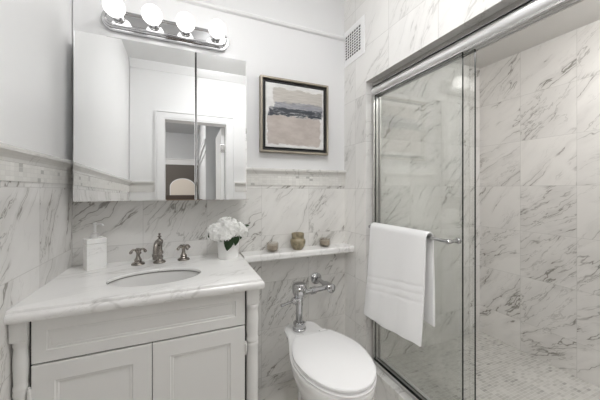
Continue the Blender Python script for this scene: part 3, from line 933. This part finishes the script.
rings(b, [lid_outline(.402, -.006, 1.385), lid_outline(.404, 0, 1.39), lid_outline(.413, .002, 1.39), lid_outline(.417, -.006, 1.387)])
obj('seat', b, M['plastic'], t, smooth=True)
b = BM()
def lid_ring(z, g, yr):
    return lid_outline(z, g, yr)
def scaled(z, k):
    return [(TX + (x - TX) * k, 1.2 + (y - 1.2) * k, z) for x, y, _ in lid_outline(z, 0, 1.39)]
rings(b, [lid_ring(.4245, -.004, 1.387), lid_ring(.427, 0, 1.39), lid_ring(.436, .0, 1.39), lid_ring(.440, -.004, 1.387), scaled(.4425, .9), scaled(.445, .6), scaled(.446, .25)])
obj('lid', b, M['plastic'], t, smooth=True)
for s in (-1, 1):
    b = box(BM(), TX + s * .072 - .022, TX + s * .072 + .022, 1.378, 1.415, .400, .437, .007, 3)
    obj('hinge', b, M['plastic'], t, smooth=True)

# flush valve
bx, by = .636, 1.525
t = thing('flush_valve', (bx, by, .40), 'chrome flush valve with side lever behind the toilet', 'flush valve')
obj('flange', lathe(BM(), [(.041, .4006), (.041, .411), (.038, .414), (.035, .415), (.035, .432), (.037, .434), (.037, .442), (.031, .447), (.025, .45)], (bx, by, 0), n=6 * 4), M['chrome'], t, smooth=True)
obj('pipe', lathe(BM(), [(.021, .43), (.021, .545), (.025, .547), (.025, .562), (.024, .57), (.024, .585), (.021, .588), (.021, .60), (.023, .603), (.023, .65)], (bx, by, 0)), M['chrome'], t, smooth=True)
bd = obj('valve_body', lathe(BM(), [(.022, .618), (.030, .626), (.038, .640), (.042, .655), (.042, .668), (.045, .670), (.045, .682), (.043, .684), (.043, .696), (.038, .704), (.020, .709), (.001, .710)], (bx, by, -.026), n=32), M['chrome'], t, smooth=True)
b = BM()
hd = Vector((-.95, -.3, -.03)).normalized()
h0 = Vector((bx, by, .583))
lathe(b, [(.017, .012), (.017, .03), (.021, .031), (.021, .045), (.016, .05), (.011, .054), (.011, .06), (.001, .061)], h0, hd, 20)
tube(b, [h0 + hd * .055, h0 + hd * .09, h0 + hd * .135], [.0065, .0075, .0095], 12)
obj('lever', b, M['chrome'], t, smooth=True)
ex, ey, ez = .858, 1.56, .615
b = tube(BM(), [(bx, by, ez), (ex, ey, ez)], .0165, 18)
lathe(b, [(.0175, .085), (.0225, .086), (.0225, .115), (.0175, .116)], (bx, by, ez), (ex - bx, ey - by, 0), 20)
obj('supply_arm', b, M['chrome'], t, smooth=True)
b = lathe(BM(), [(.017, .05), (.024, .047), (.026, .03), (.026, -.02), (.029, -.022), (.029, -.038), (.022, -.044), (.001, -.046)], (ex, ey, ez), (0, 1, 0), 24)
obj('stop_valve', b, M['chrome'], t, smooth=True)
b = tube(BM(), [(ex, ey, ez), (ex, D - .001, ez)], .0155, 16)
obj('wall_pipe', b, M['chrome'], t, smooth=True)
obj('wall_plate', lathe(BM(), [(.040, .0), (.040, .006), (.036, .010), (.026, .013), (.020, .02), (.015, .02)], (ex, D - .001, ez), (0, -1, 0), 28), M['chrome'], t, smooth=True)

# ------------------------------------------------------------------ shower door frame
FX = 1.142                                  # room side of the frame
t = thing('shower_door_frame', (1.17, (YN + YJ) / 2, .115), 'chrome frame with top rail around the sliding shower doors', 'shower door frame')
b = BM()
HR = 1.893
pr = []
for i in range(17):      # rounded fascia towards the room
    a = PI / 2 + PI * i / 16
    pr.append((FX + .012 + .016 * math.cos(a), 0, HR + .027 * math.sin(a)))
pr += [(FX + .060, 0, HR - .027), (FX + .060, 0, HR - .012), (FX + .020, 0, HR - .012), (FX + .020, 0, HR + .022), (FX + .060, 0, HR + .022), (FX + .060, 0, HR + .027)]
extrude_profile(b, pr, (0, YN, 0), (0, YJ, 0))
obj('top_rail', b, M['rail'], t, smooth=True)
obj('rail_seal', box(BM(), FX + .006, FX + .058, YN, YJ, HR + .0272, HR + .031), M['gap'], t)
obj('rail_cap', box(BM(), FX + .004, FX + .060, YN, YJ, HR + .0312, HZ - .0005, .001), M['nickel'], t)
b = BM()
for x in (FX + .002, FX + .029, FX + .056):
    box(b, x, x + .003, YN, YJ, HR - .034, HR - .0272)
obj('door_channel', b, M['nickel'], t)
for ya, yb in ((YJ - .020, YJ - .0005), (YN + .0005, YN + .020)):
    b = box(BM(), FX, FX + .060, ya, yb, .123, HR - .0345, .002)
    obj('side_post', b, M['nickel'], t)
b = BM()
box(b, FX - .006, FX + .066, YN, YJ, .1152, .121, .001)
box(b, FX - .006, FX, YN, YJ, .1152, .129, .001)
box(b, FX + .027, FX + .031, YN, YJ, .1152, .126, .001)
box(b, FX + .060, FX + .066, YN, YJ, .1152, .126, .001)
obj('sill_track', b, M['rail'], t)
obj('track_gap', box(BM(), FX + .001, FX + .026, YN + .001, YJ - .001, .1212, .1220), M['gap'], t)

def pane(x, y0, y1):
    b = box(BM(), x - .005, x + .005, y0, y1, .124, HR - .029, .0)
    b.normal_update()
    for f in b.faces:
        if abs(f.normal.x) < .5: f.material_index = 1
    return b
GX1, GX2 = FX + .0155, FX + .0435
Y1a, Y2a = .856, .818
t1 = thing('shower_door', (GX1, 1.15, .124), 'outer glass shower door carrying the towel bar', 'shower door')
obj('glass_pane', pane(GX1, Y1a, YJ - .0202), M['glass'], t1, mats=[M['glass_edge']])
BX, BZ = 1.092, 1.008
b = BM()
tube(b, [(BX, Y1a + .010, BZ), (BX, 1.44, BZ)], .0085, 16)
bar = obj('towel_bar', b, M['chrome'], t1, smooth=True)
for y in (Y1a + .018, 1.432):
    b = lathe(BM(), [(.015, 0), (.015, .006), (.009, .010), (.008, .045), (.011, .052), (.0115, .064), (.009, .074), (.001, .075)], (GX1 - .0051, y, BZ), (-1, 0, 0), 20)
    obj('bracket', b, M['chrome'], bar, smooth=True)
t2 = thing('shower_door', (GX2, 1.12, .124), 'inner glass shower door behind the one with towel bar', 'shower door')
obj('glass_pane', pane(GX2, Y2a, YJ - .0204), M['glass'], t2, mats=[M['glass_edge']])

# ------------------------------------------------------------------ towel over the bar
def towel_mesh():
    y0, y1 = .978, 1.405
    ns, k = 40, []
    R = .021
    b = BM()
    rows = []
    mats = []
    for i in range(ns + 1):
        f = i / ns                     # 0 = camera end (right in the picture), 1 = far end
        y = y0 + (y1 - y0) * f
        zf = .492 - .028 * f + .008 * math.sin(f * 7 + 1)   # hem of the front flap
        zr = .575 + .02 * f
        row = []
        # rear flap, from its hem up
        for j in range(20):
            g = j / 20
            z = zr + (BZ - zr) * g
            row.append((BX + .021 + .004 * math.sin(f * 14 + z * 9) * (1 - g) - .002, y - .012 * (1 - g), z))
        # over the bar
        for j in range(11):
            a = PI * j / 10
            row.append((BX + R * math.cos(a), y, BZ + R * math.sin(a)))
        # front flap, falling away from the bar
        for j in range(1, 81):
            g = j / 80
            z = BZ + (zf - BZ) * g
            wav = (.007 * math.sin(f * 8.5 + .8) + .004 * math.sin(f * 19 + z * 6)) * g
            out = R + .038 * g ** 1.2 + wav
            yy = y + .020 * (f - .5) * g
            for zb in (.70, .738, .776):
                dz = abs(z - zb + .07 * f)
                if dz < .008: out -= .0022
            row.append((BX - out, yy, z))
        rows.append(row)
    rings(b, rows, cap=False, closed=False)
    return b
tw = obj('towel', towel_mesh(), M['towel'], smooth=True, origin=(1.05, 1.2, .53))
tag(tw, 'white terry towel folded over the shower door towel bar', 'towel')
md = tw.modifiers.new('thickness', 'SOLIDIFY'); md.thickness = .012; md.offset = 0.6
md = tw.modifiers.new('soft', 'SUBSURF'); md.levels = 1; md.render_levels = 1
